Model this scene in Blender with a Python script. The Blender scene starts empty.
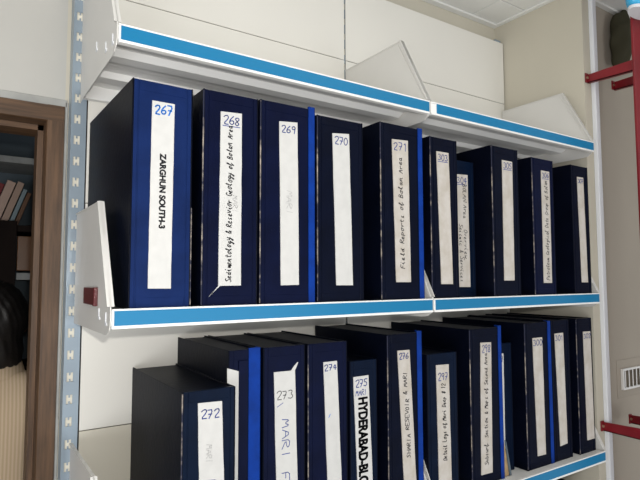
import bpy, bmesh, math, random
from mathutils import Vector, Matrix

random.seed(7)
scene = bpy.context.scene
COL = scene.collection

# ---------------------------------------------------------------- camera
f_px = 537.8177707825109
cam_d = bpy.data.cameras.new('camera')
cam_d.sensor_width = 36.0
cam_d.sensor_fit = 'HORIZONTAL'
cam_d.lens = 36.0 * f_px / 640.0
cam_d.clip_start = 0.02
cam = bpy.data.objects.new('camera', cam_d)
COL.objects.link(cam)
CAM = Vector((-0.218, -0.946, 0.052))
yaw, pit, rol = math.radians(33.815), math.radians(3.992), math.radians(-0.145)
fw = Vector((math.sin(yaw) * math.cos(pit), math.cos(yaw) * math.cos(pit), math.sin(pit)))
r0 = Vector((math.cos(yaw), -math.sin(yaw), 0))
u0 = r0.cross(fw)
rr = r0 * math.cos(rol) + u0 * math.sin(rol)
uu = -r0 * math.sin(rol) + u0 * math.cos(rol)
mw = Matrix((rr, uu, -fw)).transposed().to_4x4()
mw.translation = CAM
cam.matrix_world = mw
scene.camera = cam

# ---------------------------------------------------------------- world, lights, exposure
world = bpy.data.worlds.new('world')
scene.world = world
world.use_nodes = True
world.node_tree.nodes['Background'].inputs[0].default_value = (0.95, 0.97, 1.0, 1)
world.node_tree.nodes['Background'].inputs[1].default_value = 0.50

vs = scene.view_settings
vs.view_transform = 'Standard'
vs.look = 'None'
vs.gamma = 1.0
vs.use_curve_mapping = False
vs.exposure = 0.0


def light(name, kind, loc, power, color, size=0.05, size_y=None, target=None, spread=None):
    d = bpy.data.lights.new(name, kind)
    d.energy = power
    d.color = color
    if kind == 'AREA':
        d.size = size
        if size_y:
            d.shape = 'RECTANGLE'
            d.size_y = size_y
        if spread:
            d.spread = spread
    else:
        d.shadow_soft_size = size
    o = bpy.data.objects.new(name, d)
    COL.objects.link(o)
    o.location = loc
    if target is not None:
        o.rotation_euler = (Vector(target) - Vector(loc)).to_track_quat('-Z', 'Y').to_euler()
    return o


# the compact camera's own flash, just above the lens
FL = CAM + uu * 0.055 + rr * 0.015
light('camera_flash', 'AREA', FL, 6.6, (1.0, 0.975, 0.93), 0.03, 0.02, target=FL + fw * 0.9 - rr * 0.35 + uu * 0.05)
# fluorescent ceiling fittings of the room, behind and beside the camera
light('ceiling_tube_light', 'AREA', (0.95, -0.75, 1.03), 4.0, (1.0, 0.97, 0.9), 1.2, 0.3)
# two added soft fill lights far behind the camera; no window known there
light('added_soft_fill', 'AREA', (1.4, -3.2, -0.75), 24.0, (0.95, 0.98, 1.0), 2.2, 1.5, target=(1.0, 0.3, 0.1))
light('added_soft_fill', 'AREA', (-1.9, -2.5, -0.75), 42.0, (0.97, 0.98, 1.0), 1.6, 1.3, target=(1.2, 0.0, 0.2))
light('ceiling_tube_light', 'AREA', (-1.3, -0.9, 1.03), 2.0, (1.0, 0.97, 0.9), 1.2, 0.3)

# ---------------------------------------------------------------- materials
def srgb(r, g, b):
    def c(v):
        v /= 255.0
        return v / 12.92 if v <= 0.04045 else ((v + 0.055) / 1.055) ** 2.4
    return (c(r), c(g), c(b), 1)


def mat(name, col, rough=0.5, metal=0.0, spec=0.5, bump=0.0, bscale=200.0, vary=0.0, vscale=6.0, coat=0.0, col2=None):
    m = bpy.data.materials.new(name)
    m.use_nodes = True
    nt = m.node_tree
    b = nt.nodes['Principled BSDF']
    b.inputs['Base Color'].default_value = col
    b.inputs['Roughness'].default_value = rough
    b.inputs['Metallic'].default_value = metal
    b.inputs['Specular IOR Level'].default_value = spec
    if coat:
        b.inputs['Coat Weight'].default_value = coat
        b.inputs['Coat Roughness'].default_value = 0.2
    tc = nt.nodes.new('ShaderNodeTexCoord')
    if vary > 0:
        n = nt.nodes.new('ShaderNodeTexNoise')
        n.inputs['Scale'].default_value = vscale
        n.inputs['Detail'].default_value = 6
        nt.links.new(tc.outputs['Object'], n.inputs['Vector'])
        mx = nt.nodes.new('ShaderNodeMix')
        mx.data_type = 'RGBA'
        c2 = col2 or tuple(min(1, v * (1 - vary)) for v in col[:3]) + (1,)
        mx.inputs[6].default_value = col
        mx.inputs[7].default_value = c2
        mr = nt.nodes.new('ShaderNodeMapRange')
        mr.inputs['From Min'].default_value = 0.4
        mr.inputs['From Max'].default_value = 0.65
        nt.links.new(n.outputs['Fac'], mr.inputs['Value'])
        nt.links.new(mr.outputs[0], mx.inputs[0])
        nt.links.new(mx.outputs[2], b.inputs['Base Color'])
    if bump > 0:
        n2 = nt.nodes.new('ShaderNodeTexNoise')
        n2.inputs['Scale'].default_value = bscale
        n2.inputs['Detail'].default_value = 4
        nt.links.new(tc.outputs['Object'], n2.inputs['Vector'])
        bp = nt.nodes.new('ShaderNodeBump')
        bp.inputs['Strength'].default_value = bump
        bp.inputs['Distance'].default_value = 0.002
        nt.links.new(n2.outputs['Fac'], bp.inputs['Height'])
        nt.links.new(bp.outputs[0], b.inputs['Normal'])
    return m


M = {}
M['royal'] = mat('royal_navy_bookcloth', srgb(17, 38, 86), 0.5, spec=0.08, bump=0.15, bscale=350, vary=0.25, vscale=14)
M['navy'] = mat('navy_bookcloth', srgb(6, 14, 44), 0.42, spec=0.08, bump=0.15, bscale=350, vary=0.3, vscale=14)
M['dark'] = mat('dark_navy_bookcloth', srgb(4, 10, 30), 0.42, spec=0.08, bump=0.15, bscale=350, vary=0.3, vscale=14)
M['teal'] = mat('teal_navy_bookcloth', srgb(6, 20, 42), 0.42, spec=0.08, bump=0.15, bscale=350, vary=0.3, vscale=14)
M['side'] = mat('black_navy_cover_cloth', srgb(6, 10, 24), 0.42, spec=0.06, bump=0.2, bscale=90, vary=0.3, vscale=9)
M['tape'] = mat('bright_blue_binding_tape', srgb(6, 54, 142), 0.5, spec=0.12, bump=0.1, bscale=150, vary=0.25, vscale=30)
M['label'] = mat('white_paper_label', srgb(206, 205, 202), 0.7, spec=0.2, vary=0.06, vscale=40)
M['label_old'] = mat('aged_paper_label', srgb(198, 192, 185), 0.7, spec=0.2, vary=0.13, vscale=30, col2=srgb(186, 178, 167))
M['ink'] = mat('black_ink', srgb(28, 28, 36), 0.6)
M['ink_blue'] = mat('blue_ink', srgb(40, 62, 140), 0.6)
M['marker'] = mat('bright_blue_marker', srgb(24, 112, 200), 0.6)
M['faint'] = mat('faint_show_through_ink', srgb(186, 185, 183), 0.7, spec=0.2)
M['shelf'] = mat('white_powder_coated_steel', srgb(240, 239, 236), 0.3, spec=0.5, vary=0.04, vscale=3)
M['bracket'] = mat('white_enamel_bracket', srgb(214, 212, 207), 0.3, spec=0.5, vary=0.05, vscale=5)
M['panel'] = mat('cream_steel_back_panel', srgb(226, 223, 215), 0.45, spec=0.4, vary=0.03, vscale=2)
M['panel2'] = mat('tan_cream_steel_back_panel', srgb(214, 208, 193), 0.45, spec=0.4, vary=0.03, vscale=2)
M['strip'] = mat('sky_blue_plastic_strip', srgb(16, 116, 162), 0.3, spec=0.35)
M['upright'] = mat('blue_grey_painted_steel', srgb(146, 160, 172), 0.32, metal=0.15, spec=0.5, vary=0.12, vscale=9, bump=0.08, bscale=120)
M['slot'] = mat('pale_slot_lining', srgb(226, 220, 204), 0.4)
M['seam'] = mat('dark_seam_gap', srgb(96, 92, 84), 0.8)
M['wall'] = mat('beige_painted_plaster', srgb(200, 194, 178), 0.8, spec=0.2, bump=0.1, bscale=60, vary=0.05, vscale=2)
M['wall_door'] = mat('pale_grey_painted_plaster', srgb(192, 190, 184), 0.75, spec=0.2, bump=0.15, bscale=50, vary=0.1, vscale=2.5)
M['plaster'] = mat('grey_filler_plaster', srgb(172, 172, 168), 0.85, spec=0.15, bump=0.4, bscale=60, vary=0.2, vscale=15)
M['greywall'] = mat('grey_beige_plaster', srgb(172, 163, 150), 0.8, spec=0.2, bump=0.1, bscale=60, vary=0.06, vscale=2)
M['ceil'] = mat('white_ceiling_board', srgb(226, 226, 222), 0.8, spec=0.2, bump=0.1, bscale=90)
M['floor'] = mat('grey_terrazzo_floor', srgb(196, 190, 180), 0.5, vary=0.3, vscale=60)
M['trim'] = mat('white_plastic_trim', srgb(226, 228, 232), 0.4)
M['red'] = mat('red_painted_steel', srgb(128, 14, 28), 0.4, spec=0.5, vary=0.25, vscale=8)
M['bolt'] = mat('zinc_bolt', srgb(190, 170, 140), 0.35, metal=0.7)
M['cyan'] = mat('cyan_plastic', srgb(60, 176, 226), 0.35)
M['olive'] = mat('dark_olive_matt', srgb(66, 64, 50), 0.95, spec=0.1, bump=0.4, bscale=40)
M['clip'] = mat('dark_red_plastic', srgb(84, 22, 26), 0.35)
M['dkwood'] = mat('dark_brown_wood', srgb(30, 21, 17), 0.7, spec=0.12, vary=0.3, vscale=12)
M['cabwood'] = mat('varnished_brown_wood', srgb(104, 68, 38), 0.3, vary=0.25, vscale=8)
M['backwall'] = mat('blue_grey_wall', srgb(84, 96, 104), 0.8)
M['board'] = mat('grey_white_shelf_board', srgb(150, 152, 150), 0.6, vary=0.2, vscale=18)
M['bk_red'] = mat('red_book_cloth', srgb(120, 34, 36), 0.6)
M['bk_beige'] = mat('beige_pink_book_cover', srgb(190, 162, 146), 0.6, vary=0.1, vscale=20)
M['bk_beige2'] = mat('tan_book_cover', srgb(170, 144, 128), 0.6, vary=0.1, vscale=20)
M['bk_blue'] = mat('grey_blue_book_cover', srgb(120, 136, 142), 0.6)
M['bk_brown'] = mat('brown_book_cover', srgb(96, 64, 40), 0.6)
M['page'] = mat('page_edges', srgb(200, 190, 168), 0.8)
M['skin'] = mat('brown_skin', srgb(150, 104, 78), 0.5)
M['hair'] = mat('black_hair', srgb(20, 17, 16), 0.5, bump=0.6, bscale=80)
M['trouser'] = mat('dark_trouser_cloth', srgb(52, 50, 52), 0.9)
M['shoe'] = mat('black_leather', srgb(22, 20, 20), 0.4)
M['eye'] = mat('eye_white', srgb(220, 216, 208), 0.3)
M['card'] = mat('worn_cardboard', srgb(176, 148, 108), 0.9, vary=0.3, vscale=40)


def wood_mat(name, c1, c2, axis):
    m = bpy.data.materials.new(name)
    m.use_nodes = True
    nt = m.node_tree
    b = nt.nodes['Principled BSDF']
    b.inputs['Roughness'].default_value = 0.55
    tc = nt.nodes.new('ShaderNodeTexCoord')
    mp = nt.nodes.new('ShaderNodeMapping')
    mp.inputs['Scale'].default_value = (60, 60, 4) if axis == 'z' else (4, 60, 60)
    n = nt.nodes.new('ShaderNodeTexNoise')
    n.inputs['Scale'].default_value = 1.6
    n.inputs['Detail'].default_value = 8
    n.inputs['Roughness'].default_value = 0.65
    cr = nt.nodes.new('ShaderNodeValToRGB')
    cr.color_ramp.elements[0].position = 0.3
    cr.color_ramp.elements[0].color = c1
    cr.color_ramp.elements[1].position = 0.7
    cr.color_ramp.elements[1].color = c2
    nt.links.new(tc.outputs['Object'], mp.inputs['Vector'])
    nt.links.new(mp.outputs[0], n.inputs['Vector'])
    nt.links.new(n.outputs['Fac'], cr.inputs['Fac'])
    nt.links.new(cr.outputs[0], b.inputs['Base Color'])
    return m


M['frame_v'] = wood_mat('brown_door_frame_wood', srgb(60, 42, 27), srgb(106, 78, 54), 'z')
M['frame_h'] = wood_mat('brown_door_head_wood', srgb(60, 42, 27), srgb(106, 78, 54), 'x')


def stripe_mat():
    m = bpy.data.materials.new('beige_striped_shirt_cloth')
    m.use_nodes = True
    nt = m.node_tree
    b = nt.nodes['Principled BSDF']
    b.inputs['Roughness'].default_value = 0.9
    b.inputs['Specular IOR Level'].default_value = 0.15
    tc = nt.nodes.new('ShaderNodeTexCoord')
    w = nt.nodes.new('ShaderNodeTexWave')
    w.bands_direction = 'X'
    w.inputs['Scale'].default_value = 32
    w.inputs['Distortion'].default_value = 0.6
    cr = nt.nodes.new('ShaderNodeValToRGB')
    cr.color_ramp.elements[0].color = srgb(196, 172, 142)
    cr.color_ramp.elements[1].color = srgb(214, 192, 164)
    nt.links.new(tc.outputs['Object'], w.inputs['Vector'])
    nt.links.new(w.outputs['Fac'], cr.inputs['Fac'])
    nt.links.new(cr.outputs[0], b.inputs['Base Color'])
    return m


M['shirt'] = stripe_mat()


def worn_mat():
    m = bpy.data.materials.new('scuffed_cover_edge')
    m.use_nodes = True
    nt = m.node_tree
    b = nt.nodes['Principled BSDF']
    b.inputs['Roughness'].default_value = 0.7
    tc = nt.nodes.new('ShaderNodeTexCoord')
    n = nt.nodes.new('ShaderNodeTexNoise')
    n.inputs['Scale'].default_value = 55
    n.inputs['Detail'].default_value = 6
    n2 = nt.nodes.new('ShaderNodeTexNoise')
    n2.inputs['Scale'].default_value = 7
    ad = nt.nodes.new('ShaderNodeMath')
    ad.operation = 'ADD'
    cr = nt.nodes.new('ShaderNodeValToRGB')
    cr.color_ramp.elements[0].position = 0.47
    cr.color_ramp.elements[0].color = srgb(26, 30, 54)
    cr.color_ramp.elements[1].position = 0.61
    cr.color_ramp.elements[1].color = srgb(172, 160, 146)
    ml = nt.nodes.new('ShaderNodeMath')
    ml.operation = 'MULTIPLY'
    ml.inputs[1].default_value = 0.5
    nt.links.new(tc.outputs['Object'], n.inputs['Vector'])
    nt.links.new(tc.outputs['Object'], n2.inputs['Vector'])
    nt.links.new(n.outputs['Fac'], ad.inputs[0])
    nt.links.new(n2.outputs['Fac'], ad.inputs[1])
    nt.links.new(ad.outputs[0], ml.inputs[0])
    nt.links.new(ml.outputs[0], cr.inputs['Fac'])
    nt.links.new(cr.outputs[0], b.inputs['Base Color'])
    return m


M['worn'] = worn_mat()


# ---------------------------------------------------------------- mesh helpers
def bx(bm, x0, x1, y0, y1, z0, z1, bev=0.0, seg=2):
    vs_ = [bm.verts.new(p) for p in ((x0, y0, z0), (x1, y0, z0), (x1, y1, z0), (x0, y1, z0),
                                     (x0, y0, z1), (x1, y0, z1), (x1, y1, z1), (x0, y1, z1))]
    fs = [bm.faces.new([vs_[i] for i in q]) for q in
          ((3, 2, 1, 0), (4, 5, 6, 7), (0, 1, 5, 4), (1, 2, 6, 5), (2, 3, 7, 6), (3, 0, 4, 7))]
    if bev > 0:
        es = list({e for f in fs for e in f.edges})
        bmesh.ops.bevel(bm, geom=es, offset=bev, segments=seg, affect='EDGES', profile=0.5)
    return fs


def prism(bm, pts, axis, a, b, bev=0.0):
    """closed polygon extruded from a to b along axis"""
    def mk(u, v, t):
        return {'x': (t, u, v), 'y': (u, t, v), 'z': (u, v, t)}[axis]
    A = [bm.verts.new(mk(u, v, a)) for u, v in pts]
    Bv = [bm.verts.new(mk(u, v, b)) for u, v in pts]
    n = len(pts)
    fs = [bm.faces.new(A), bm.faces.new(list(reversed(Bv)))]
    for i in range(n):
        fs.append(bm.faces.new((A[i], Bv[i], Bv[(i + 1) % n], A[(i + 1) % n])))
    bmesh.ops.recalc_face_normals(bm, faces=fs)
    if bev > 0:
        bmesh.ops.bevel(bm, geom=list({e for f in fs for e in f.edges}), offset=bev, segments=2, affect='EDGES')
    return fs


def cyl(bm, c, r, h, axis='z', n=16, r2=None):
    m = {'z': Matrix(), 'y': Matrix.Rotation(math.pi / 2, 4, 'X'), 'x': Matrix.Rotation(math.pi / 2, 4, 'Y')}[axis]
    bmesh.ops.create_cone(bm, cap_ends=True, segments=n, radius1=r, radius2=r if r2 is None else r2, depth=h,
                          matrix=Matrix.Translation(c) @ m)


def obj(name, bm, m, parent=None, loc=(0, 0, 0), smooth=False):
    me = bpy.data.meshes.new(name)
    bmesh.ops.recalc_face_normals(bm, faces=bm.faces[:])
    bm.to_mesh(me)
    bm.free()
    me.materials.append(M[m] if isinstance(m, str) else m)
    if smooth:
        for p in me.polygons:
            p.use_smooth = True
    o = bpy.data.objects.new(name, me)
    COL.objects.link(o)
    o.location = loc
    if parent is not None:
        o.parent = parent
    return o


def NB():
    return bmesh.new()


def tag(o, label=None, cat=None, group=None, kind=None):
    if label:
        o['label'] = label
    if cat:
        o['category'] = cat
    if group:
        o['group'] = group
    if kind:
        o['kind'] = kind
    return o


def thing(name, label, cat, loc=(0, 0, 0), group=None):
    o = bpy.data.objects.new(name, None)
    o.empty_display_size = 0.05
    COL.objects.link(o)
    o.location = loc
    return tag(o, label, cat, group)


def struct(name, bm, m, label, cat, loc=(0, 0, 0)):
    o = obj(name, bm, m, None, loc)
    return tag(o, label, cat, None, 'structure')


# ---------------------------------------------------------------- the room
ZF, ZC = -1.55, 1.05
YW = 0.40        # front of the back wall
XD0, XD1, ZD = -0.95, -0.028, 0.447   # outer outline of the door frame
WT = 0.16

b = NB()
bx(b, -2.2, 2.9, -2.4, 3.0, ZF - 0.06, ZF)
struct('floor', b, 'floor', 'grey terrazzo floor below the shelving', 'floor')
b = NB()
# ceiling boards with thin open joints between them
xs = [-2.2, -1.03, -0.43, 0.17, 0.77, 1.37, 1.97, 2.9]
ys = [-2.4, -1.55, -0.95, -0.35, 0.25, 0.56]
for i in range(len(xs) - 1):
    for j in range(len(ys) - 1):
        bx(b, xs[i] + 0.002, xs[i + 1] - 0.002, ys[j] + 0.002, ys[j + 1] - 0.002, ZC, ZC + 0.02, 0.0015, 1)
bx(b, -2.2, 2.9, -2.4, 0.56, ZC + 0.02, ZC + 0.06)
struct('ceiling', b, 'ceil', 'white board ceiling with thin joints above the shelving', 'ceiling')

b = NB()
bx(b, XD1, 1.70, YW, YW + WT, ZF, ZC)
struct('wall_back', b, 'wall', 'beige plaster wall behind the steel shelving', 'wall')
b = NB()
bx(b, -2.2, XD0, YW, YW + WT, ZF, ZC)
bx(b, XD0, XD1, YW, YW + WT, ZD, ZC)
struct('wall_door', b, 'wall_door', 'pale grey plaster wall over the brown doorway', 'wall')
# filler band round the frame
b = NB()
bx(b, XD0 - 0.02, XD1 + 0.004, YW - 0.0035, YW + 0.001, ZD, ZD + 0.017, 0.001, 1)
bx(b, XD1, XD1 + 0.006, YW - 0.0035, YW + 0.001, ZF, ZD + 0.012, 0.001, 1)
struct('trim_filler', b, 'plaster', 'rough grey plaster filler line around the door frame', 'plaster')
# column on the right: shaft, then the wall beyond
b = NB()
bx(b, 1.525, 1.592, 0.038, YW, ZF, ZC)
struct('wall_column', b, 'wall', 'beige column standing at the right end of the shelving', 'column')
b = NB()
bx(b, 1.564, 1.588, 0.022, 0.038, ZF, ZC, 0.003)
struct('trim_column', b, 'trim', 'white vertical trunking strip on the column corner', 'trim')
b = NB()
bx(b, 1.592, 2.9, 0.075, 0.2, ZF, ZC)
struct('wall_right', b, 'greywall', 'grey beige wall beyond the column', 'wall')
b = NB()
for y0, y1 in ((0.375, 0.4),):
    bx(b, 0.9, 1.525, y0, y1, ZC - 0.008, ZC, 0.002)
bx(b, 1.505, 1.525, 0.038, 0.375, ZC - 0.008, ZC, 0.002)
bx(b, 1.592, 2.9, 0.055, 0.075, ZC - 0.008, ZC, 0.002)
struct('trim_ceiling', b, 'ceil', 'white edge strip where ceiling meets the walls', 'trim')

# back room seen through the doorway
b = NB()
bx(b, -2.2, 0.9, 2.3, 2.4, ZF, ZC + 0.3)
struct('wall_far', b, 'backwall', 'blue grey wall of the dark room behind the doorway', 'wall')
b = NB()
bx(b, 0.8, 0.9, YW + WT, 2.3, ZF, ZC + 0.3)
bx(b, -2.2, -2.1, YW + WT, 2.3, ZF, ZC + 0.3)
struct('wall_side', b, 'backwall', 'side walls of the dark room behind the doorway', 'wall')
b = NB()
bx(b, -2.2, 0.9, YW + WT, 2.4, ZC + 0.3, ZC + 0.36)
bx(b, -2.2, 2.9, YW + WT, YW + WT + 0.02, ZC, ZC + 0.36)
struct('ceiling_back', b, 'ceil', 'ceiling of the dark room behind the doorway', 'ceiling')

# door frame: casing, stop and reveal as stepped profile
df = thing('door_1', 'brown wooden door frame without a leaf, left of the shelving', 'door frame', (XD1, YW, ZF))
df['kind'] = 'structure'
H = ZD - ZF
prof = [(-0.001, -0.006), (-0.036, -0.006), (-0.038, 0.0), (-0.038, 0.045), (-0.050, 0.045), (-0.050, 0.10),
        (-0.040, 0.10), (-0.040, WT), (-0.001, WT)]
b = NB()
prism(b, prof, 'z', 0, H)
obj('jamb', b, 'frame_v', df)
W = XD1 - XD0
b = NB()
prism(b, [(-W - x, y) for x, y in prof], 'z', 0, H)
obj('jamb', b, 'frame_v', df)
b = NB()
prism(b, [(y, H + x) for x, y in prof], 'x', -W + 0.0365, -0.0365)
bx(b, -0.037, -0.001, -0.0065, WT, H - 0.036, H - 0.0005)
bx(b, -W + 0.001, -W + 0.037, -0.0065, WT, H - 0.036, H - 0.0005)
obj('head', b, 'frame_h', df)

# ---------------------------------------------------------------- shelving unit
L = 0.75
ZT, ZB = 0.4935, -0.496
LEVELS = [ZT, 0.0, ZB, -0.99]
su = thing('shelving_unit', 'white steel shelving of two bays with sky blue price strips on the shelf fronts', 'shelving', (0, 0, 0))


def upright(x):
    b = NB()
    z0, z1 = ZF, 0.975
    xa, xb = x - 0.020, x + 0.012
    xs_ = x - (0.0070 if x == 0 else 0.0015)
    sx0, sx1 = xs_ - 0.0065, xs_ + 0.0065
    yf, yb = 0.362, 0.399
    slots = []
    z = 0.945
    while z > ZF + 0.06:
        slots.append(z)
        z -= 0.0483
    bx(b, xa, sx0, yf, yf + 0.002, z0, z1)
    bx(b, sx1, xb, yf, yf + 0.002, z0, z1)
    top = z1
    for s in slots:
        bx(b, sx0, sx1, yf, yf + 0.002, s + 0.010, top)
        # the small tongue in the middle of each slot pair
        bx(b, xs_ - 0.0014, xs_ + 0.0014, yf, yf + 0.002, s - 0.010, s - 0.004)
        bx(b, xs_ - 0.0014, xs_ + 0.0014, yf, yf + 0.002, s + 0.004, s + 0.010)
        top = s - 0.010
    bx(b, sx0, sx1, yf, yf + 0.002, z0, top)
    bx(b, xa, xa + 0.002, yf + 0.002, yb, z0, z1)
    bx(b, xb - 0.002, xb, yf + 0.002, yb, z0, z1)
    o = obj('upright', b, 'upright', su)
    b = NB()
    bx(b, sx0 - 0.002, sx1 + 0.002, yf + 0.0035, yf + 0.0055, z0, z1)
    obj('slot_lining', b, 'slot', o)
    return o


for k in range(3):
    upright(k * L)

# back panels, 25 cm high sheets with open seams
PZ = [0.965, 0.722, 0.472, 0.222, -0.028, -0.285, -0.535, -0.785, -1.035, -1.285, -1.50]
for bay in range(2):
    xa = 0.0145 if bay == 0 else L + 0.003
    xb = L - 0.003 if bay == 0 else 1.519
    for i in range(len(PZ) - 1):
        b = NB()
        bx(b, xa, xb, 0.3565, 0.3605, PZ[i + 1] + 0.001, PZ[i] - 0.001, 0.0008, 1)
        obj('back_panel', b, 'panel' if i < 5 else 'panel2', su)
b = NB()
bx(b, L + 0.02, 1.47, 0.362, 0.38, ZF + 0.05, 0.95)
bx(b, 0.0145, L - 0.03, 0.362, 0.38, ZF + 0.05, 0.95)
obj('panel_backing', b, 'seam', su)


def bracket(x, z, parent, outer=False):
    # plate with folded front and top rims and a rounded lower nose
    yb = 0.338 if outer else 0.352
    P = [(0.002, 0.004), (0.100, 0.194), (yb, 0.194), (yb, -0.046), (0.040, -0.046), (0.022, -0.044),
         (0.008, -0.036), (0.002, -0.024)]
    t = 0.0009
    b = NB()
    prism(b, [(y, zz + z) for y, zz in P], 'x', x - t, x + t)
    # front rim
    d = Vector((0.098, 0.190)).normalized()
    n = Vector((d.y, -d.x))
    a0, a1 = Vector((0.002, 0.004)), Vector((0.100, 0.194))
    for off, w in ((0.0, 0.0060), (0.012, 0.0028)):
        s = a0 - n * (-off) * -1 if False else a0
        p0 = a0 + Vector((off, 0.004 if off else 0))
        p1 = a1 + Vector((off, -0.008 if off else 0))
        q = [p0, p1, p1 + Vector((0.0035, 0)), p0 + Vector((0.0035, 0))]
        prism(b, [(v.x, v.y + z) for v in q], 'x', x - w, x + w)
    bx(b, x - 0.003, x + 0.003, 0.100, yb, z + 0.1915, z + 0.1945)
    o = obj('shelf_bracket', b, 'bracket', parent)
    if outer:
        for y, zz, h in ((0.085, -0.012, 0.020), (0.030, -0.018, 0.022), (0.170, 0.020, 0.020)):
            b = NB()
            bx(b, x - t - 0.0012, x - t + 0.0002, y, y + 0.005, z + zz - h / 2, z + zz + h / 2)
            bx(b, x - t - 0.0012, x - t + 0.0002, y - 0.007, y, z + zz - h / 2, z + zz - h / 2 + 0.005)
            obj('hook_slot', b, 'trim', o)
    return o


def shelf(bay, z):
    xa, xb = bay * L + (0.0035 if bay else -0.0035), (bay + 1) * L - 0.0035
    b = NB()
    # tray: flat pan, front lip, stiffening channel, rear flange
    bx(b, xa, xb, 0.004, 0.350, z - 0.0055, z - 0.0035)
    bx(b, xa, xb, 0.0008, 0.004, z - 0.033, z, 0.0004, 1)
    bx(b, xa, xb, -0.0022, 0.0012, z - 0.0032, z, 0.0006, 1)
    bx(b, xa, xb, -0.0022, 0.0012, z - 0.0335, z - 0.0282, 0.0006, 1)
    bx(b, xa, xb, 0.004, 0.012, z - 0.033, z - 0.031)
    prism(b, [(0.095, z - 0.0055), (0.112, z - 0.015), (0.146, z - 0.015), (0.160, z - 0.0055)], 'x', xa, xb)
    prism(b, [(0.225, z - 0.0055), (0.232, z - 0.018), (0.262, z - 0.018), (0.270, z - 0.0055)], 'x', xa, xb)
    bx(b, xa, xb, 0.334, 0.350, z - 0.036, z - 0.0055)
    # row of small punched ridges along the front of the pan
    n = 60
    for i in range(n):
        x = xa + 0.01 + (xb - xa - 0.02) * i / (n - 1)
        bx(b, x - 0.0022, x + 0.0022, 0.0048, 0.0112, z - 0.0036, z - 0.0024)
    s = obj('shelf', b, 'shelf', su)
    b = NB()
    x0 = xa + (0.004 if bay == 0 else (0.020 if z > 0.2 else 0.004))
    bx(b, x0, xb - 0.001, -0.0016, 0.0010, z - 0.0282, z - 0.0032)
    obj('price_strip', b, 'strip', s)
    bracket(bay * L + (0.0012 if bay else -0.0050), z, s, outer=(bay == 0))
    bracket((bay + 1) * L - 0.0012, z, s)
    return s


SH = {}
for z in LEVELS:
    for bay in range(2):
        SH[(bay, z)] = shelf(bay, z)
# dark red clip pushed onto the middle left bracket
b = NB()
bx(b, -0.0115, -0.0062, 0.110, 0.208, 0.002, 0.034, 0.001, 1)
bx(b, -0.0135, -0.0060, 0.100, 0.112, 0.001, 0.035, 0.001, 1)
tag(obj('plastic_clip', b, 'clip', su), 'dark red clip on the left bracket')

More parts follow.
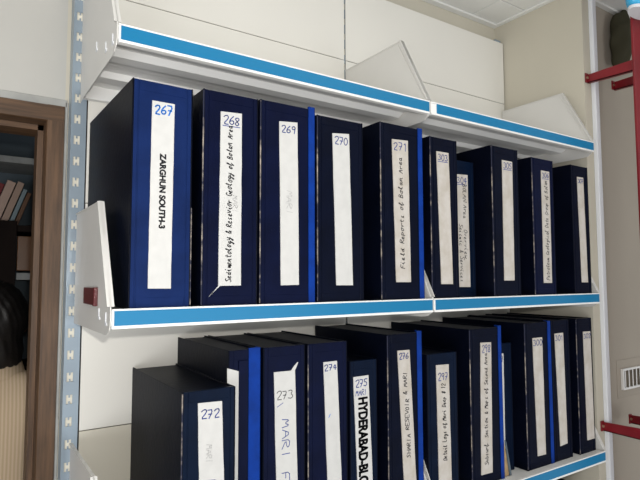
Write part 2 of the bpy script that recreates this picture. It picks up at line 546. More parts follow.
# ---------------------------------------------------------------- stroke lettering
G = {
    '0': '2,10 0,7 0,3 2,0 4,0 6,3 6,7 4,10 2,10', '1': '1,8 3,10 3,0', '2': '0,8 2,10 5,10 6,7 0,0 6,0',
    '3': '0,9 3,10 5,8 3,5.5 6,3 4,0 0,1', '4': '4,0 4,10 0,3 6,3.5', '5': '6,10 1,10 1,6 4,6 6,3 4,0 0,1',
    '6': '5,10 1,6 0,2 3,0 6,2 5,5 1,4', '7': '0,10 6,10 2,0|1,5 5,5', '8': '3,5 0,8 3,10 6,8 3,5 0,2 3,0 6,2 3,5',
    '9': '5,8 3,10 0,8 1,5 5,6 5,9 4,0', '#': '2,0 3,10|4,0 5,10|0,3 6,3|0,7 6,7', '&': '6,0 1,7 3,10 4,8 0,3 2,0 6,4',
    '.': '1,0 1.6,.6', '-': '1,5 5,5', '/': '0,0 5,10',
    'A': '0,0 3,10 6,0|1,4 5,4', 'B': '0,0 0,10 4,9 4,6 0,5 5,4 5,1 0,0', 'D': '0,0 0,10 4,9 6,5 4,1 0,0', 'F': '0,0 0,10 6,10|0,5 4,5',
    'G': '6,8 3,10 0,6 1,1 4,0 6,3 4,4', 'H': '0,0 0,10|6,0 6,10|0,5 6,5', 'I': '2,0 2,10', 'L': '0,10 0,0 5,0',
    'M': '0,0 1,10 3,3 5,10 6,0', 'N': '0,0 0,10 6,0 6,10', 'O': '3,10 0,6 1,1 4,0 6,4 5,9 3,10', 'P': '0,0 0,10 5,9 5,6 0,5',
    'R': '0,0 0,10 5,9 5,6 0,5 6,0', 'S': '6,9 3,10 0,8 5,4 5,1 2,0 0,1', 'E': '6,10 0,10 0,0 6,0|0,5 4,5', 'V': '0,10 3,0 6,10',
    'W': '0,10 1,0 3,6 5,0 6,10', 'K': '0,0 0,10|6,10 0,4 6,0', 'T': '0,10 6,10|3,10 3,0', 'C': '6,8 3,10 0,6 1,1 4,0 6,2',
    'a': '4,5 1,6 0,2 2,0 4,3 4,5 4,1 6,0', 'b': '0,10 0,0 3,0 5,3 3,5 0,4', 'c': '4,5 1,5 0,2 2,0 5,1', 'd': '4,4 1,5 0,2 2,0 4,2 4,10 4,1 6,0',
    'e': '0,2 4,4 3,6 0,4 1,0 5,1', 'f': '0,2 4,7 4,10 2,9 2,-3 4,0 6,2', 'g': '4,5 1,5 0,2 3,1 4,5 3,-4 0,-3 6,2', 'h': '0,10 0,0 1,5 4,5 4,1 6,0',
    'i': '0,3 2,6 2,1 4,0|2,8.5 2.4,9', 'k': '0,10 0,0|4,6 0,3 5,0', 'l': '0,2 3,9 2,10 1,8 2,0 4,1', 'm': '0,5 1,0 2,6 3,0 4,6 5,0 6,1',
    'n': '0,5 0,0 2,6 4,5 4,1 6,0', 'o': '3,6 0,4 1,0 4,1 4,5 3,6 6,5', 'p': '0,6 0,-4 0,5 3,6 5,3 0,1', 'r': '0,4 1,6 1,0 1,4 4,6 6,5',
    's': '4,6 1,4 4,2 1,0 5,1', 't': '2,9 2,1 5,0|0,6 5,6.5', 'u': '0,6 1,0 4,2 4,6 4,1 6,0', 'v': '0,6 2,0 5,6', 'w': '0,6 1,0 3,5 4,0 6,6',
    'y': '0,6 1,2 4,3|5,6 3,-4 0,-3 6,2', 'x': '0,6 5,0|5,6 0,0', 'z': '0,6 5,6 0,0 5,0', '"': '0,10 0,7|2,10 2,7',
}


class Writing:
    """flat ink ribbons on a paper label; the label is a quad (TL, TR, BL, BR) in x,z"""

    def __init__(self, quad, y, jitter=0.5):
        self.q, self.y, self.bm, self.j = quad, y, NB(), jitter

    def seg(self, a, c, w):
        a, c = Vector(a), Vector(c)
        d = c - a
        if d.length < 1e-6:
            return
        d.normalize()
        n = Vector((-d.y, d.x)) * w * 0.5
        a = a - d * w * 0.3
        c = c + d * w * 0.3
        # a thin raised ribbon
        lo = [a + n, c + n, c - n, a - n]
        v0 = [self.bm.verts.new((p.x, self.y - 0.00025, p.y)) for p in lo]
        v1 = [self.bm.verts.new((p.x, self.y + 0.0001, p.y)) for p in lo]
        self.bm.faces.new(v0)
        for i in range(4):
            self.bm.faces.new((v0[i], v1[i], v1[(i + 1) % 4], v0[(i + 1) % 4]))

    def text(self, s, origin, size, direction, width, advance=0.75, slant=0.12, length=None):
        """origin: baseline start (x,z). direction 'h','up','down'."""
        if direction == 'h':
            ex, ey = Vector((1, 0)), Vector((0, 1))
        elif direction == 'up':
            ex, ey = Vector((0, 1)), Vector((-1, 0))
        else:
            ex, ey = Vector((0, -1)), Vector((1, 0))
        if length:
            adv = length / len(s)
        else:
            adv = size * advance
        gw = adv * 0.8
        o = Vector(origin)
        for i, ch in enumerate(s):
            if ch == ' ':
                continue
            jx = random.uniform(-.06, .06) * self.j * size
            jy = random.uniform(-.08, .08) * self.j * size
            sc = 1 + random.uniform(-.12, .12) * self.j
            for st in G[ch].split('|'):
                pts = []
                for p in st.split():
                    gx, gy = p.split(',')
                    gx, gy = float(gx) / 6, float(gy) / 10
                    pts.append(o + ex * (i * adv + gx * gw * sc + slant * gy * size + jx) + ey * (gy * size * sc + jy))
                if len(pts) > 2:
                    # one corner-cutting pass so that the pen line turns softly
                    sm = [pts[0]]
                    for k in range(len(pts) - 1):
                        sm.append(pts[k].lerp(pts[k + 1], 0.25))
                        sm.append(pts[k].lerp(pts[k + 1], 0.75))
                    sm.append(pts[-1])
                    pts = sm
                for k in range(len(pts) - 1):
                    self.seg(pts[k], pts[k + 1], width)

    def line(self, a, c, w):
        self.seg(a, c, w)

    def done(self, m, parent, name='handwriting'):
        return obj(name, self.bm, m, parent)


def printed(text, start, length, cap, m, parent, y, bold=0.0, w=0.00035):
    """printed words running down the label; start = (x of baseline, z of the first letter)"""
    cu = bpy.data.curves.new('printed_text', 'FONT')
    cu.body = text
    cu.size = 1.0
    cu.offset = bold
    cu.extrude = 0.0
    ob = bpy.data.objects.new('printed_text', cu)
    COL.objects.link(ob)
    dg = bpy.context.evaluated_depsgraph_get()
    me = bpy.data.meshes.new_from_object(ob.evaluated_get(dg))
    bpy.data.objects.remove(ob)
    bpy.data.curves.remove(cu)
    x0 = min(v.co.x for v in me.vertices)
    x1 = max(v.co.x for v in me.vertices)
    y0 = min(v.co.y for v in me.vertices)
    y1 = max(v.co.y for v in me.vertices)
    for v in me.vertices:
        tx = (v.co.x - x0) / (x1 - x0) * length
        ty = (v.co.y - y0) / (y1 - y0) * cap
        v.co = Vector((start[0] + ty, y - 0.00025, start[1] - tx))
    # heavy printed face: the outline once more, a hair to each side
    bm = bmesh.new()
    for dx, dz in ((0, 0), (w, 0), (-w, 0), (0, w), (0, -w)):
        k0 = len(bm.verts)
        bm.from_mesh(me)
        bm.verts.ensure_lookup_table()
        for v in bm.verts[k0:]:
            v.co.x += dx
            v.co.z += dz
    bm.to_mesh(me)
    bm.free()
    me.materials.clear()
    me.materials.append(M[m])
    o = bpy.data.objects.new('printed_text', me)
    COL.objects.link(o)
    o.parent = parent
    return o


# ---------------------------------------------------------------- file boxes
def file_box(key, x0, x1, yf, zb, h, label, mcol, quad=None, lab_m='label', tape=0.0, depth=0.342, worn='', group=None,
             tape_up=0.002, panel=True, side='side'):
    cx = (x0 + x1) / 2
    t = thing('file_box', label, 'file box', (cx, yf, zb), group)
    hw = (x1 - x0) / 2
    bt = 0.0032
    rt = hw - tape * 0.5 if tape else hw
    # inner body, a little lower and shorter than the boards
    b = NB()
    bx(b, -hw + bt, hw - bt, 0.012, depth - 0.004, 0.0005, h - 0.0035)
    obj('body', b, side, t)
    # cover boards left and right
    b = NB()
    bx(b, -hw, -hw + bt, 0.0, depth, 0.0, h, 0.0011)
    obj('cover_board', b, side, t)
    b = NB()
    bx(b, hw - bt, hw, 0.0, depth, 0.0, h, 0.0011)
    obj('cover_board', b, side, t)
    # spine with two pressed hinge grooves and a shallow framed field
    b = NB()
    xl, xr = -hw + bt * 0.4, hw - bt * 0.4
    y0 = 0.0006
    g = 0.0013
    cuts = [xl, -hw + 0.010, -hw + 0.0125, hw - 0.0125, hw - 0.010, xr]
    bx(b, cuts[0], cuts[1], y0, 0.012, 0.0, h - 0.0008, 0.0006, 1)
    bx(b, cuts[1], cuts[2], y0 + g, 0.012, 0.0, h - 0.0008)
    bx(b, cuts[3], cuts[4], y0 + g, 0.012, 0.0, h - 0.0008)
    bx(b, cuts[4], cuts[5], y0, 0.012, 0.0, h - 0.0008, 0.0006, 1)
    m_ = 0.020
    bx(b, cuts[2], cuts[3], y0, 0.012, 0.0, m_, 0.0006, 1)
    bx(b, cuts[2], cuts[3], y0, 0.012, h - m_, h - 0.0008, 0.0006, 1)
    bx(b, cuts[2], cuts[3], y0 + 0.0006, 0.012, m_, h - m_)
    obj('spine', b, mcol, t)
    if tape > 0:
        b = NB()
        bx(b, hw - tape, hw + 0.0006, -0.0010, 0.004, 0.0, h + tape_up, 0.0004, 1)
        bx(b, hw - 0.001, hw + 0.0006, -0.0010, 0.022, 0.0, h + tape_up, 0.0003, 1)
        tag(obj('binding_tape', b, 'tape', t), 'bright blue cloth tape down the right edge')
    if worn:
        b = NB()
        if 'l' in worn:
            bx(b, -hw - 0.0005, -hw + 0.0017, -0.0005, 0.0016, 0.004, h - 0.003, 0.0003, 1)
        if 'r' in worn:
            bx(b, hw - 0.0013, hw + 0.0005, -0.0005, 0.0016, 0.004, h * 0.45, 0.0003, 1)
        tag(obj('worn_edge', b, 'worn', t), 'scuffed pale cover edge')
    lab = None
    if quad:
        TL, TR, BL, BR = [Vector(q) for q in quad]
        b = NB()
        n = 10
        ya, yb = -0.0006, y0 + 0.0007
        rows = []
        for i in range(n + 1):
            s = i / n
            w = 0 if i in (0, n) else random.uniform(-.0004, .0004)
            l_, r_ = TL.lerp(BL, s), TR.lerp(BR, s)
            rows.append([b.verts.new((l_.x + w, ya, l_.y)), b.verts.new((r_.x + w, ya, r_.y)),
                         b.verts.new((r_.x + w, yb, r_.y)), b.verts.new((l_.x + w, yb, l_.y))])
        for i in range(n):
            a, c = rows[i], rows[i + 1]
            for k in range(4):
                b.faces.new((a[k], a[(k + 1) % 4], c[(k + 1) % 4], c[k]))
        b.faces.new(rows[0])
        b.faces.new(rows[-1])
        lab = obj('spine_label', b, lab_m, t)
    return t, lab, -0.0006


def number(s, lab, quad, y, m='ink_blue', width=0.0020, size=None, dz=0.006, underline=False, inset=0.12):
    TL, TR = Vector(quad[0]), Vector(quad[1])
    w = TR.x - TL.x
    length = w * (1 - 2 * inset) * 1.08
    size = size or w * 0.36
    wr = Writing(quad, y, 0.5)
    z = min(TL.y, TR.y) - dz - size
    wr.text(s, (TL.x + w * inset, z), size, 'h', width, length=length, slant=0.05)
    if underline:
        wr.line((TL.x + w * 0.10, z - 0.004), (TR.x - w * 0.10, z - 0.0035), width * 0.8)
    return wr.done(m, lab, 'handwritten_number')


def hand(s, lab, quad, y, z0, z1, frac, size, direction, m='ink', width=0.0012, adv=None):
    """a handwritten line from height z0 to z1; frac is the baseline's place across the label"""
    TL, TR, BL, BR = [Vector(q) for q in quad]

    def xa(z):
        s_ = (TL.y - z) / (TL.y - BL.y)
        return TL.lerp(BL, s_).x * (1 - frac) + TR.lerp(BR, s_).x * frac
    wr = Writing(quad, y, 0.8)
    # laid out in words so that the line can follow a crooked label
    n = len(s)
    words, i = [], 0
    for w in s.split(' '):
        words.append((i, w))
        i += len(w) + 1
    for i, w in words:
        z = z0 + (z1 - z0) * i / n
        wr.text(w, (xa(z), z), size, direction, width, length=abs(z1 - z0) / n * len(w), slant=0.15)
    return wr.done(m, lab)


UP = 'navy file boxes on the middle shelf'
LOW = 'navy file boxes on the lower shelf'
Bz = -0.4991
Tz = -0.0023

# --- upper row
q = [(-0.0209, 0.374), (0.0205, 0.3741), (-0.0224, 0.0357), (0.0188, 0.0352)]
t, lab, ly = file_box('267', .025, .137, .012, Tz, .4095, 'royal navy file box 267 with printed label at the left of the middle shelf', 'royal', q, group=UP, worn='r')
t.rotation_euler = (0, 0, math.radians(1.1))
number('267', lab, q, ly, 'marker', 0.0027, size=0.017)
printed('ZARGHUN SOUTH-3', (-0.0055, 0.279), 0.136, 0.0115, 'ink', lab, ly, 0.03)
q = [(-0.0229, 0.3768), (0.0218, 0.3795), (-0.0243, 0.0389), (0.0225, 0.0394)]
t, lab, ly = file_box('268', .157, .274, .012, Tz, .416, 'navy file box 268 with long handwriting down its label, second from the left above', 'navy', q, group=UP, worn='l')
number('268', lab, q, ly, underline=True, size=0.017)
hand('Sedimentology & Resevior Geology of Bolan Area', lab, q, ly, 0.046, 0.352, 0.55, 0.0125, 'up', width=0.0017)
wr = Writing(q, ly)
wr.text('MARI', (0.003, 0.215), 0.012, 'down', 0.0013)
wr.done('faint', lab, 'faded_writing')
b = NB()
prism(b, [(-0.0243, 0.0389), (-0.0205, 0.0391), (-0.0405, 0.0220), (-0.0430, 0.0185)], 'y', -0.0005, 0.0009)
obj('torn_label_corner', b, 'label', t)
q = [(-0.0217, 0.3783), (0.0221, 0.3822), (-0.0171, 0.0386), (0.0259, 0.0393)]
t, lab, ly = file_box('269', .279, .410, .012, Tz, .418, 'navy file box 269 with a nearly blank label and bright blue right edge', 'navy', q, group=UP, tape=0.0155, tape_up=0.004, worn='l')
number('269', lab, q, ly)
wr = Writing(q, ly)
wr.text('MARI', (-0.004, 0.235), 0.014, 'down', 0.0014, advance=0.95)
wr.done('faint', lab, 'faded_writing')
q = [(-0.0226, 0.3732), (0.0231, 0.3778), (-0.0136, 0.0374), (0.0316, 0.037)]
t, lab, ly = file_box('270', .417, .543, .012, Tz, .409, 'dark navy file box 270 with a blank white label, between boxes 269 and 271', 'dark', q, group=UP, worn='l')
number('270', lab, q, ly)
q = [(-0.0311, 0.3849), (0.0201, 0.3878), (-0.0228, 0.043), (0.024, 0.0427)]
t, lab, ly = file_box('271', .595, .731, .012, Tz, .423, 'dark navy file box 271 marked Field Reports, with bright blue right edge', 'dark', q, lab_m='label_old', group=UP, tape=0.0145, worn='l')
number('271', lab, q, ly, inset=0.08)
hand('Field Reports of Bolan Area', lab, q, ly, 0.075, 0.345, 0.58, 0.0135, 'up', width=0.0017)
q = [(-0.0261, 0.3751), (0.0177, 0.3756), (-0.0167, 0.0371), (0.0249, 0.0368)]
t, lab, ly = file_box('303', .7585, .857, .012, Tz, .412, 'dark navy file box 303 with underlined number, first right of the middle bracket above', 'dark', q, lab_m='label_old', group=UP, worn='l')
number('303', lab, q, ly, underline=True)
q = [(-0.0181, 0.3372), (0.0306, 0.3396), (-0.0114, 0.0277), (0.0328, 0.0272)]
t, lab, ly = file_box('304', .866, .982, .062, Tz, .378, 'shorter teal navy file box 304 pushed back between boxes 303 and 305', 'teal', q, lab_m='label_old', group=UP, depth=0.285)
number('304', lab, q, ly, underline=True)
hand('BOLAN Area', lab, q, ly, 0.312, 0.214, 0.55, 0.015, 'down', width=0.0015)
hand('Overview', lab, q, ly, 0.185, 0.105, 0.55, 0.015, 'down', width=0.0015)
hand('Seismic & Services', lab, q, ly, 0.200, 0.040, 0.14, 0.015, 'down', width=0.0015)
q = [(-0.0126, 0.3838), (0.032, 0.3834), (-0.0155, 0.0448), (0.0285, 0.0447)]
t, lab, ly = file_box('305', .996, 1.113, .012, Tz, .421, 'dark navy file box 305 with underlined number and scuffed left edge', 'dark', q, lab_m='label_old', group=UP, worn='l')
number('305', lab, q, ly, underline=True)
q = [(-0.0076, 0.374), (0.0328, 0.3738), (-0.0103, 0.0367), (0.0297, 0.0364)]
t, lab, ly = file_box('306', 1.178, 1.285, .012, Tz, .410, 'navy file box 306 with a full length handwritten label, second from the right above', 'navy', q, lab_m='label_old', group=UP, worn='l')
number('306', lab, q, ly, underline=True)
hand('Petroleum Geological Data Group of Bolan', lab, q, ly, 0.045, 0.345, 0.72, 0.017, 'up', width=0.0015)
q = [(-0.0142, 0.3741), (0.0202, 0.3744), (-0.0075, 0.037), (0.0267, 0.0367)]
t, lab, ly = file_box('307', 1.382, 1.477, .012, Tz, .411, 'dark navy file box 307 with a blank grey label, rightmost on the middle shelf', 'dark', q, lab_m='label_old', group=UP)
number('307', lab, q, ly)

# --- lower row
q = [(-0.0225, 0.322), (0.0246, 0.3202), (-0.0176, 0.1428), (0.0312, 0.1418)]
t, lab, ly = file_box('272', .124, .229, .012, Bz, .3445, 'low teal navy file box 272 standing leftmost on the lower shelf', 'teal', q, group=LOW, worn='l', depth=0.336)
number('272', lab, q, ly, size=0.016, dz=0.012)
wr = Writing(q, ly)
wr.text('MARI', (-0.006, 0.245), 0.012, 'down', 0.0012)
wr.done('faint', lab, 'faded_writing')
wr = Writing(q, ly)
wr.text('BMFF', (-0.004, 0.180), 0.02, 'down', 0.002)
wr.done('ink_blue', lab)
q = [(-0.0376, 0.3729), (-0.0116, 0.3645), (-0.0287, 0.1121), (-0.0029, 0.1063)]
t, lab, ly = file_box('A', .2305, .301, .05, Bz, .407, 'unnumbered navy file box with a wide bright blue edge behind box 272', 'navy', q, group=LOW, tape=0.026, depth=0.298)
b = NB()
bx(b, -0.013, 0.008, -0.0015, 0.001, 0.02, 0.385, 0.0006, 1)
prism(b, [(-0.013, 0.366), (0.008, 0.385), (-0.013, 0.385), (-0.013, 0.372)][:3], 'y', -0.0012, 0.0008)
obj('loose_cloth_flap', b, 'navy', t)
q = [(-0.0261, 0.3549), (0.0248, 0.3541), (-0.0181, 0.0891), (0.0324, 0.0877)]
t, lab, ly = file_box('273', .308, .410, .05, Bz, .407, 'navy file box 273 with MARI written large down its label', 'navy', q, group=LOW, depth=0.298)
number('273', lab, q, ly, 'ink', 0.0015, size=0.017, dz=0.040)
wr = Writing(q, ly)
wr.line((-0.018, 0.283), (-0.004, 0.290), 0.0012)
wr.text('MARI F', (-0.006, 0.256), 0.019, 'down', 0.0016, advance=1.15, slant=0.0)
wr.done('ink_blue', lab)
b = NB()
prism(b, [(0.0150, 0.3542), (0.0248, 0.3540), (0.0330, 0.3700), (0.0318, 0.3712), (0.0235, 0.3640)], 'y', -0.0006, 0.0009)
obj('torn_label_corner', b, 'label', t)
q = [(-0.0127, 0.3645), (0.0239, 0.3646), (-0.0018, 0.0816), (0.036, 0.0775)]
t, lab, ly = file_box('274', .417, .523, .05, Bz, .407, 'navy file box 274 with a nearly blank label and scuffed left edge', 'navy', q, group=LOW, depth=0.298, worn='l')
number('274', lab, q, ly, inset=0.06)
wr = Writing(q, ly)
wr.line((0.001, 0.243), (0.005, 0.250), 0.0014)
wr.done('marker', lab, 'pen_mark')
q = [(-0.0299, 0.3231), (0.0141, 0.3232), (-0.0181, 0.0413), (0.0257, 0.0375)]
t, lab, ly = file_box('275', .531, .612, .052, Bz, .359, 'short teal navy file box 275 with HYDERABAD printed down its label', 'teal', q, group=LOW, depth=0.296)
number('275', lab, q, ly, size=0.016, dz=0.008)
wr = Writing(q, ly)
wr.text('MARI', (-0.024, 0.280), 0.013, 'h', 0.0014, length=0.034)
wr.done('ink_blue', lab)
printed('HYDERABAD-BLOCK', (-0.0165, 0.2745), 0.232, 0.027, 'ink', lab, ly, 0.028, 0.0007)
q = [(-0.0239, 0.3756), (0.0151, 0.375), (-0.0059, 0.0294), (0.0329, 0.0279)]
t, lab, ly = file_box('276', .630, .741, .035, Bz, .4155, 'dark navy file box 276 with handwritten capitals and a bright blue right edge', 'dark', q, lab_m='label_old', group=LOW, tape=0.0150, depth=0.313, worn='l', tape_up=0.003)
number('276', lab, q, ly)
hand('SHARIA RESEVOIR & MARI', lab, q, ly, 0.120, 0.325, 0.62, 0.012, 'up', width=0.0017)
q = [(-0.0217, 0.3296), (0.0234, 0.328), (-0.0173, 0.0101), (0.0272, 0.0083)]
t, lab, ly = file_box('297', .758, .867, .035, Bz, .358, 'short teal navy file box 297 just right of the middle bracket below', 'teal', q, lab_m='label_old', group=LOW, depth=0.313)
number('297', lab, q, ly, size=0.018, dz=0.020)
hand('Detail Logs of Mari Deep # 12', lab, q, ly, 0.090, 0.282, 0.66, 0.014, 'up', width=0.0017)
q = [(-0.0213, 0.3741), (0.0221, 0.3725), (-0.0294, 0.0269), (0.0156, 0.0257)]
t, lab, ly = file_box('298', .917, 1.047, .035, Bz, .412, 'dark navy file box 298 with a handwritten label and thin bright blue edge', 'dark', q, lab_m='label_old', group=LOW, tape=0.013, depth=0.313, worn='l', tape_up=0.004)
number('298', lab, q, ly, size=0.02)
hand('Subsurf. Section & Maps of Second Area', lab, q, ly, 0.050, 0.345, 0.62, 0.014, 'up', width=0.0017)
b = NB()
prism(b, [(0.066, 0.002), (0.094, 0.002), (0.074, 0.085), (0.0665, 0.12)], 'y', 0.004, 0.0065)
o = obj('torn_board_flap', b, 'card', t)
b = NB()
prism(b, [(0.090, 0.002), (0.098, 0.002), (0.078, 0.095), (0.0735, 0.10)], 'y', 0.0008, 0.004)
obj('torn_paper_edge', b, 'backwall', o)
q = [(-0.0251, 0.334), (-0.0001, 0.3322), (-0.0151, 0.0678), (-0.0021, 0.0655)]
t, lab, ly = file_box('299', 1.053, 1.128, .062, Bz, .361, 'narrow teal navy file box pushed back between boxes 298 and 300', 'teal', q, lab_m='label', group=LOW, depth=0.286)
number('29', lab, q, ly, size=0.018)
q = [(-0.0255, 0.3724), (0.0208, 0.3724), (-0.0161, 0.0337), (0.0226, 0.0324)]
t, lab, ly = file_box('300', 1.146, 1.272, .030, Bz, .417, 'dark navy file box 300 with a blue edge and blank grey label', 'dark', q, lab_m='label_old', group=LOW, tape=0.014, worn='l', depth=0.318)
number('300', lab, q, ly, inset=0.05)
q = [(-0.0297, 0.3789), (0.0149, 0.3793), (-0.0178, 0.0427), (0.019, 0.0453)]
t, lab, ly = file_box('301', 1.276, 1.370, .030, Bz, .419, 'dark navy file box 301 between boxes 300 and 302 on the lower shelf', 'dark', q, lab_m='label_old', group=LOW, depth=0.318)
number('301', lab, q, ly, inset=0.05)
q = [(-0.0054, 0.3766), (0.0351, 0.3759), (-0.0022, 0.0377), (0.0381, 0.0373)]
t, lab, ly = file_box('302', 1.403, 1.4915, .026, Bz, .419, 'dark navy file box 302, rightmost on the lower shelf', 'dark', q, lab_m='label_old', group=LOW, worn='l', depth=0.322)
number('302', lab, q, ly, inset=0.05)
# one box top just shows on the shelf below
t, lab, ly = file_box('under', 1.28, 1.40, .03, -0.9931, .405, 'dark file box top just showing under the right end of the lower shelf', 'dark', None, depth=0.31)

# ---------------------------------------------------------------- right side: red steel post, vent, small things
rp = thing('red_post', 'red painted steel post with short arms bolted to the wall at the right edge', 'steel post', (1.60, -0.13, ZF))
b = NB()
bx(b, -0.063, 0.118, 0.010, 0.017, 0.0, ZC - ZF, 0.001, 1)
bx(b, 0.112, 0.118, -0.05, 0.010, 0.0, ZC - ZF, 0.001, 1)
obj('post', b, 'red', rp)


def red_arm(x, ya, yb, z, up):
    # flat bar running back to the wall, with a bent foot and a bolt
    b = NB()
    zl = z - ZF
    lx = x - 1.60
    prism(b, [(ya + 0.13, zl - 0.016 + up), (yb + 0.13, zl - 0.014), (yb + 0.13, zl + 0.014), (ya + 0.13, zl + 0.020 + up)], 'x', lx - 0.002, lx + 0.002)
    bx(b, lx - 0.014, lx + 0.002, yb + 0.126, yb + 0.130, zl - 0.014, zl + 0.018, 0.0005, 1)
    prism(b, [(ya + 0.13, zl - 0.016 + up), (yb + 0.13, zl - 0.014), (yb + 0.13, zl - 0.011), (ya + 0.13, zl - 0.013 + up)], 'x', lx - 0.002, lx + 0.012)
    o = obj('wall_arm', b, 'red', rp)
    b = NB()
    cyl(b, (lx - 0.007, yb + 0.1245, zl + 0.002), 0.0045, 0.004, 'y', 12)
    obj('bolt', b, 'bolt', o)


red_arm(1.541, -0.112, 0.037, 0.726, -0.004)
red_arm(1.712, -0.112, 0.037, 0.735, -0.002)
red_arm(1.556, -0.112, 0.037, -0.437, 0.0)
red_arm(1.735, -0.112, 0.037, -0.440, 0.0)

# cyan plastic helmet-like cap resting over the post corner
b = NB()
bmesh.ops.create_uvsphere(b, u_segments=28, v_segments=16, radius=1.0)
for v in b.verts:
    z = v.co.z
    if z < -0.55:
        v.co.z = -0.55
    v.co.x *= 0.075
    v.co.y *= 0.034
    v.co.z *= 0.07
ct = thing('plastic_cap', 'cyan plastic cap hooked over the red post in the top right corner', 'plastic cap', (1.524, -0.156, 0.918))
obj('shell', b, 'cyan', ct, smooth=True)
b = NB()
cyl(b, (0, 0, 0), 1.0, 1.0, 'z', 28)
for v in b.verts:
    v.co.x *= 0.066
    v.co.y *= 0.030
    v.co.z = v.co.z * 0.010 - 0.042
tag(obj('rim', b, 'trim', ct), 'white rim')
# dark olive rounded shape behind the post, of no known kind
b = NB()
bmesh.ops.create_icosphere(b, subdivisions=4, radius=1.0)
for v in b.verts:
    c = v.co
    k = 1 + 0.10 * math.sin(5 * c.x + 2) * math.cos(4 * c.z) + 0.06 * math.sin(9 * c.z + 3 * c.y)
    v.co = Vector((c.x * 0.066 * k, c.y * 0.028 * k, c.z * 0.11 * k + 0.03 * c.x))
o = obj('dark_blob', b, 'olive', None, (1.795, 0.044, 0.93), smooth=True)
tag(o, 'dark olive rounded shape on the wall behind the red post', 'cloth')

# wall vent
vt = thing('wall_vent', 'white slatted wall vent on the grey wall beyond the column', 'vent', (1.852, 0.075, -0.312))
b = NB()
bx(b, -0.125, 0.125, -0.002, 0.0, -0.065, 0.068, 0.0008, 1)
obj('back_plate', b, 'greywall', vt)
b = NB()
for x0, x1, z0, z1 in ((-0.102, 0.102, 0.030, 0.037), (-0.102, 0.102, -0.037, -0.030), (-0.102, -0.095, -0.03, 0.03), (0.095, 0.102, -0.03, 0.03)):
    bx(b, x0, x1, -0.012, -0.002, z0, z1, 0.001, 1)
obj('frame', b, 'shelf', vt)
for i in range(7):
    b = NB()
    x = -0.090 + i * 0.026
    prism(b, [(x - 0.002, -0.012), (x + 0.015, -0.0025), (x + 0.018, -0.0035), (x + 0.002, -0.013)], 'z', -0.030, 0.030)
    obj('slat', b, 'shelf', vt)

# ---------------------------------------------------------------- room behind the doorway
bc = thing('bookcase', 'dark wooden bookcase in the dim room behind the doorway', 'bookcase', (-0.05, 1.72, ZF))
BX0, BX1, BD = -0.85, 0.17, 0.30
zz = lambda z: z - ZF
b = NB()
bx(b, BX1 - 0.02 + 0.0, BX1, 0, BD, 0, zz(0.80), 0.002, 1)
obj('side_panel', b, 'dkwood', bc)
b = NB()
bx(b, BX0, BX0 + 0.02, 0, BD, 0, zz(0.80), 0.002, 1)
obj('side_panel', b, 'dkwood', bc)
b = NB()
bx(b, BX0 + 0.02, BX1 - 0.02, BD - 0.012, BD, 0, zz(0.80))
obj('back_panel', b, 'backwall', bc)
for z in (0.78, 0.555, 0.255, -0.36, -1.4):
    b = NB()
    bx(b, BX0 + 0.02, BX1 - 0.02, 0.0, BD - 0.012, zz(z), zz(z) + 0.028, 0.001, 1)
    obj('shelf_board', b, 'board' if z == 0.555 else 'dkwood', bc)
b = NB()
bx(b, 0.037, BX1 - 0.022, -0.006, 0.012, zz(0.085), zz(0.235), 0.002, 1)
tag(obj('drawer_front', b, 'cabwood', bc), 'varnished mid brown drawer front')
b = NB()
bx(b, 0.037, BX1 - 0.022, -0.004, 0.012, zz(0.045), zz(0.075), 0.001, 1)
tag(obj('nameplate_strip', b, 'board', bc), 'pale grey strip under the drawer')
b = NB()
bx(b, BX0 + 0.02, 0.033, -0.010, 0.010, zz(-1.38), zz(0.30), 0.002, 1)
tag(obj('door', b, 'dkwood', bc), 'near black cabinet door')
BOOKS = 'books leaning on the bookcase shelf'


def book(x, y, z, th, w, h, lean, m, label):
    t = thing('book', label, 'book', (x, y, z + th * math.sin(lean) + 0.0004), BOOKS)
    t.rotation_euler = (0, lean, 0)
    b = NB()
    bx(b, 0.0, 0.0018, 0, w, 0, h, 0.0004, 1)
    bx(b, th - 0.0018, th, 0, w, 0, h, 0.0004, 1)
    bx(b, 0.0, th, 0, 0.002, 0, h, 0.0004, 1)
    obj('cover', b, m, t)
    b = NB()
    bx(b, 0.0019, th - 0.0019, 0.002, w - 0.003, 0.003, h - 0.003)
    obj('pages', b, 'page', t)


zs = 0.2835
ybk = 1.735
book(-0.165, ybk, zs, 0.040, 0.16, 0.185, 0.33, 'bk_red', 'dark red book leaning at the left of the bookcase shelf')
book(-0.1215, ybk, zs, 0.036, 0.16, 0.195, 0.33, 'bk_beige', 'wide beige book leaning on the dark red book')
book(-0.0815, ybk, zs, 0.028, 0.16, 0.195, 0.33, 'bk_beige2', 'tan book leaning between beige and grey blue books')
book(-0.0500, ybk, zs, 0.018, 0.16, 0.165, 0.33, 'bk_blue', 'thin grey blue book leaning on the tan book')
book(-0.0290, ybk, zs, 0.018, 0.15, 0.150, 0.33, 'bk_brown', 'small brown book leaning at the right end of the shelf')

# ---------------------------------------------------------------- person seen from behind in the doorway


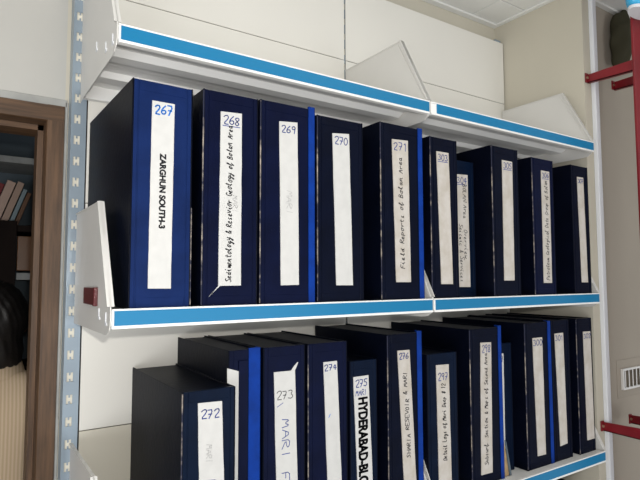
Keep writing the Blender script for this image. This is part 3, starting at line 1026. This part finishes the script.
def skin_mesh(name, verts, edges, radii, m, parent, root=0, sub=2):
    me = bpy.data.meshes.new(name)
    me.from_pydata(verts, edges, [])
    o = bpy.data.objects.new(name, me)
    COL.objects.link(o)
    md = o.modifiers.new('skin', 'SKIN')
    md.use_smooth_shade = True
    sv = me.skin_vertices[0].data
    for i, r in enumerate(radii):
        sv[i].radius = r if isinstance(r, tuple) else (r, r)
        sv[i].use_root = (i == root)
    s = o.modifiers.new('sub', 'SUBSURF')
    s.levels = s.render_levels = sub
    dg = bpy.context.evaluated_depsgraph_get()
    me2 = bpy.data.meshes.new_from_object(o.evaluated_get(dg))
    bpy.data.objects.remove(o)
    me2.materials.clear()
    me2.materials.append(M[m])
    for p in me2.polygons:
        p.use_smooth = True
    o2 = bpy.data.objects.new(name, me2)
    COL.objects.link(o2)
    o2.parent = parent
    return o2


PX, PY = -0.125, 0.97
HT = 1.585      # top of the head above the floor
ps = thing('person', 'person with black hair and beige striped shirt, seen from behind in the doorway', 'person', (PX, PY, ZF))
# skeleton (x right, y away from the camera, z up); faces away
V, E, R = [], [], []


def jv(p, r, frm=None):
    V.append(p)
    R.append(r)
    if frm is not None:
        E.append((frm, len(V) - 1))
    return len(V) - 1


pel = jv((0, 0, 0.83), (0.145, 0.10))
wst = jv((0, 0.0, 0.98), (0.13, 0.095), pel)
chs = jv((0, 0.0, 1.15), (0.155, 0.105), wst)
shc = jv((0, 0.0, 1.245), (0.095, 0.062), chs)
nk = jv((0, 0.01, 1.325), 0.055, shc)
nk2 = jv((0, 0.02, 1.385), 0.052, nk)
hd1 = jv((0, 0.025, 1.435), (0.066, 0.085), nk2)
hd2 = jv((0, 0.015, 1.49), (0.074, 0.094), hd1)
hd3 = jv((0, 0.01, 1.535), (0.066, 0.084), hd2)
hd4 = jv((0, 0.01, 1.565), (0.035, 0.045), hd3)
for s in (-1, 1):
    a = jv((s * 0.165, 0.0, 1.235), 0.050, shc)
    el = jv((s * 0.215, -0.01, 0.985), 0.042, a)
    wr_ = jv((s * 0.225, 0.04, 0.765), 0.028, el)
    pm = jv((s * 0.225, 0.055, 0.70), (0.020, 0.036), wr_)
    for k, (dy, ln) in enumerate(((-0.030, 0.068), (-0.010, 0.080), (0.010, 0.076), (0.028, 0.062))):
        f1 = jv((s * 0.224, 0.055 + dy, 0.665), 0.009, pm)
        f2 = jv((s * 0.220, 0.062 + dy, 0.665 - ln * 0.55), 0.0085, f1)
        jv((s * 0.212, 0.066 + dy, 0.665 - ln), 0.007, f2)
    t1 = jv((s * 0.212, 0.092, 0.715), 0.011, wr_)
    jv((s * 0.208, 0.108, 0.675), 0.009, t1)
    hp = jv((s * 0.085, 0.0, 0.76), 0.088, pel)
    kn = jv((s * 0.095, 0.015, 0.43), 0.058, hp)
    an = jv((s * 0.10, -0.02, 0.085), 0.038, kn)
    ft = jv((s * 0.105, 0.05, 0.045), 0.036, an)
    jv((s * 0.115, 0.14, 0.032), 0.028, ft)
body = skin_mesh('body', V, E, R, 'skin', ps)

# hair cap over crown, back and sides, leaving the face (far side) free
b = NB()
bmesh.ops.create_icosphere(b, subdivisions=5, radius=1.0)
dead = []
for v in b.verts:
    c = v.co.copy()
    k = 1 + 0.025 * math.sin(23 * c.x + 7 * c.z) * math.sin(19 * c.y + 5 * c.z)
    lower = max(0, -c.z)
    v.co = Vector((c.x * 0.094 * k * (1 - 0.22 * lower), c.y * 0.116 * k * (1 - 0.15 * lower) - 0.004, c.z * 0.118 * k + 1.478))
    if c.z < -0.45:
        v.co.z -= 0.06 * min(1, (-c.z - 0.45) / 0.4)
        v.co.x *= 1.0 + 0.45 * min(1, (-c.z - 0.45) / 0.3)
    if c.y > 0.50 and c.z < 0.35:
        dead.append(v)
bmesh.ops.delete(b, geom=dead, context='VERTS')
hr = obj('hair', b, 'hair', ps, smooth=True)
so = hr.modifiers.new('thick', 'SOLIDIFY')
so.thickness = 0.012
# face on the far side
b = NB()
for s in (-1, 1):
    bmesh.ops.create_uvsphere(b, u_segments=12, v_segments=8, radius=0.011, matrix=Matrix.Translation((s * 0.030, 0.090, 1.480)))
obj('eyes', b, 'eye', ps, smooth=True)
b = NB()
for s in (-1, 1):
    bmesh.ops.create_uvsphere(b, u_segments=10, v_segments=8, radius=0.0055, matrix=Matrix.Translation((s * 0.030, 0.0965, 1.480)))
obj('pupils', b, 'hair', ps, smooth=True)
b = NB()
prism(b, [(-0.006, 1.480), (0.006, 1.480), (0.015, 1.443), (-0.015, 1.443)], 'y', 0.09, 0.12, 0.004)
obj('nose', b, 'skin', ps, smooth=True)
b = NB()
bx(b, -0.022, 0.022, 0.092, 0.108, 1.416, 1.427, 0.004)
obj('mouth', b, 'clip', ps, smooth=True)
b = NB()
for s in (-1, 1):
    bmesh.ops.create_uvsphere(b, u_segments=12, v_segments=8, radius=1.0,
                              matrix=Matrix.Translation((s * 0.084, 0.020, 1.465)) @ Matrix.Diagonal((0.010, 0.019, 0.032, 1)))
obj('ears', b, 'skin', ps, smooth=True)

# shirt
V, E, R = [], [], []
p0 = jv((0, 0, 0.80), (0.168, 0.118))
p1 = jv((0, 0, 0.98), (0.160, 0.118), p0)
p2 = jv((0, 0, 1.15), (0.182, 0.128), p1)
p3 = jv((0, 0, 1.262), (0.150, 0.112), p2)
p4 = jv((0, 0.008, 1.325), (0.076, 0.070), p3)
for s in (-1, 1):
    a = jv((s * 0.172, 0.0, 1.240), 0.082, p3)
    e_ = jv((s * 0.222, -0.01, 0.985), 0.058, a)
    jv((s * 0.229, 0.033, 0.80), 0.046, e_)
sh = skin_mesh('shirt', V, E, R, 'shirt', ps)
b = NB()
# collar: a low turned band round the neck
n = 28
ring = []
for i in range(n):
    a = 2 * math.pi * i / n
    prof_c = [(0.068, 1.300), (0.074, 1.345), (0.080, 1.346), (0.092, 1.305)]
    ring.append([b.verts.new((math.cos(a) * r_, math.sin(a) * r_ * 0.95 + 0.010, z_)) for r_, z_ in prof_c])
for i in range(n):
    A, C = ring[i], ring[(i + 1) % n]
    for k in range(3):
        b.faces.new((A[k], A[k + 1], C[k + 1], C[k]))
obj('collar', b, 'shirt', ps, smooth=True)
# trousers and shoes
V, E, R = [], [], []
p0 = jv((0, 0, 0.85), (0.155, 0.112))
for s in (-1, 1):
    h_ = jv((s * 0.088, 0, 0.74), 0.100, p0)
    k_ = jv((s * 0.097, 0.012, 0.43), 0.076, h_)
    jv((s * 0.10, -0.01, 0.09), 0.062, k_)
skin_mesh('trousers', V, E, R, 'trouser', ps)
for s in (-1, 1):
    V, E, R = [], [], []
    p0 = jv((s * 0.100, -0.045, 0.050), 0.044)
    p1 = jv((s * 0.105, 0.06, 0.048), 0.045, p0)
    jv((s * 0.118, 0.165, 0.040), 0.036, p1)
    skin_mesh('shoe', V, E, R, 'shoe', ps)
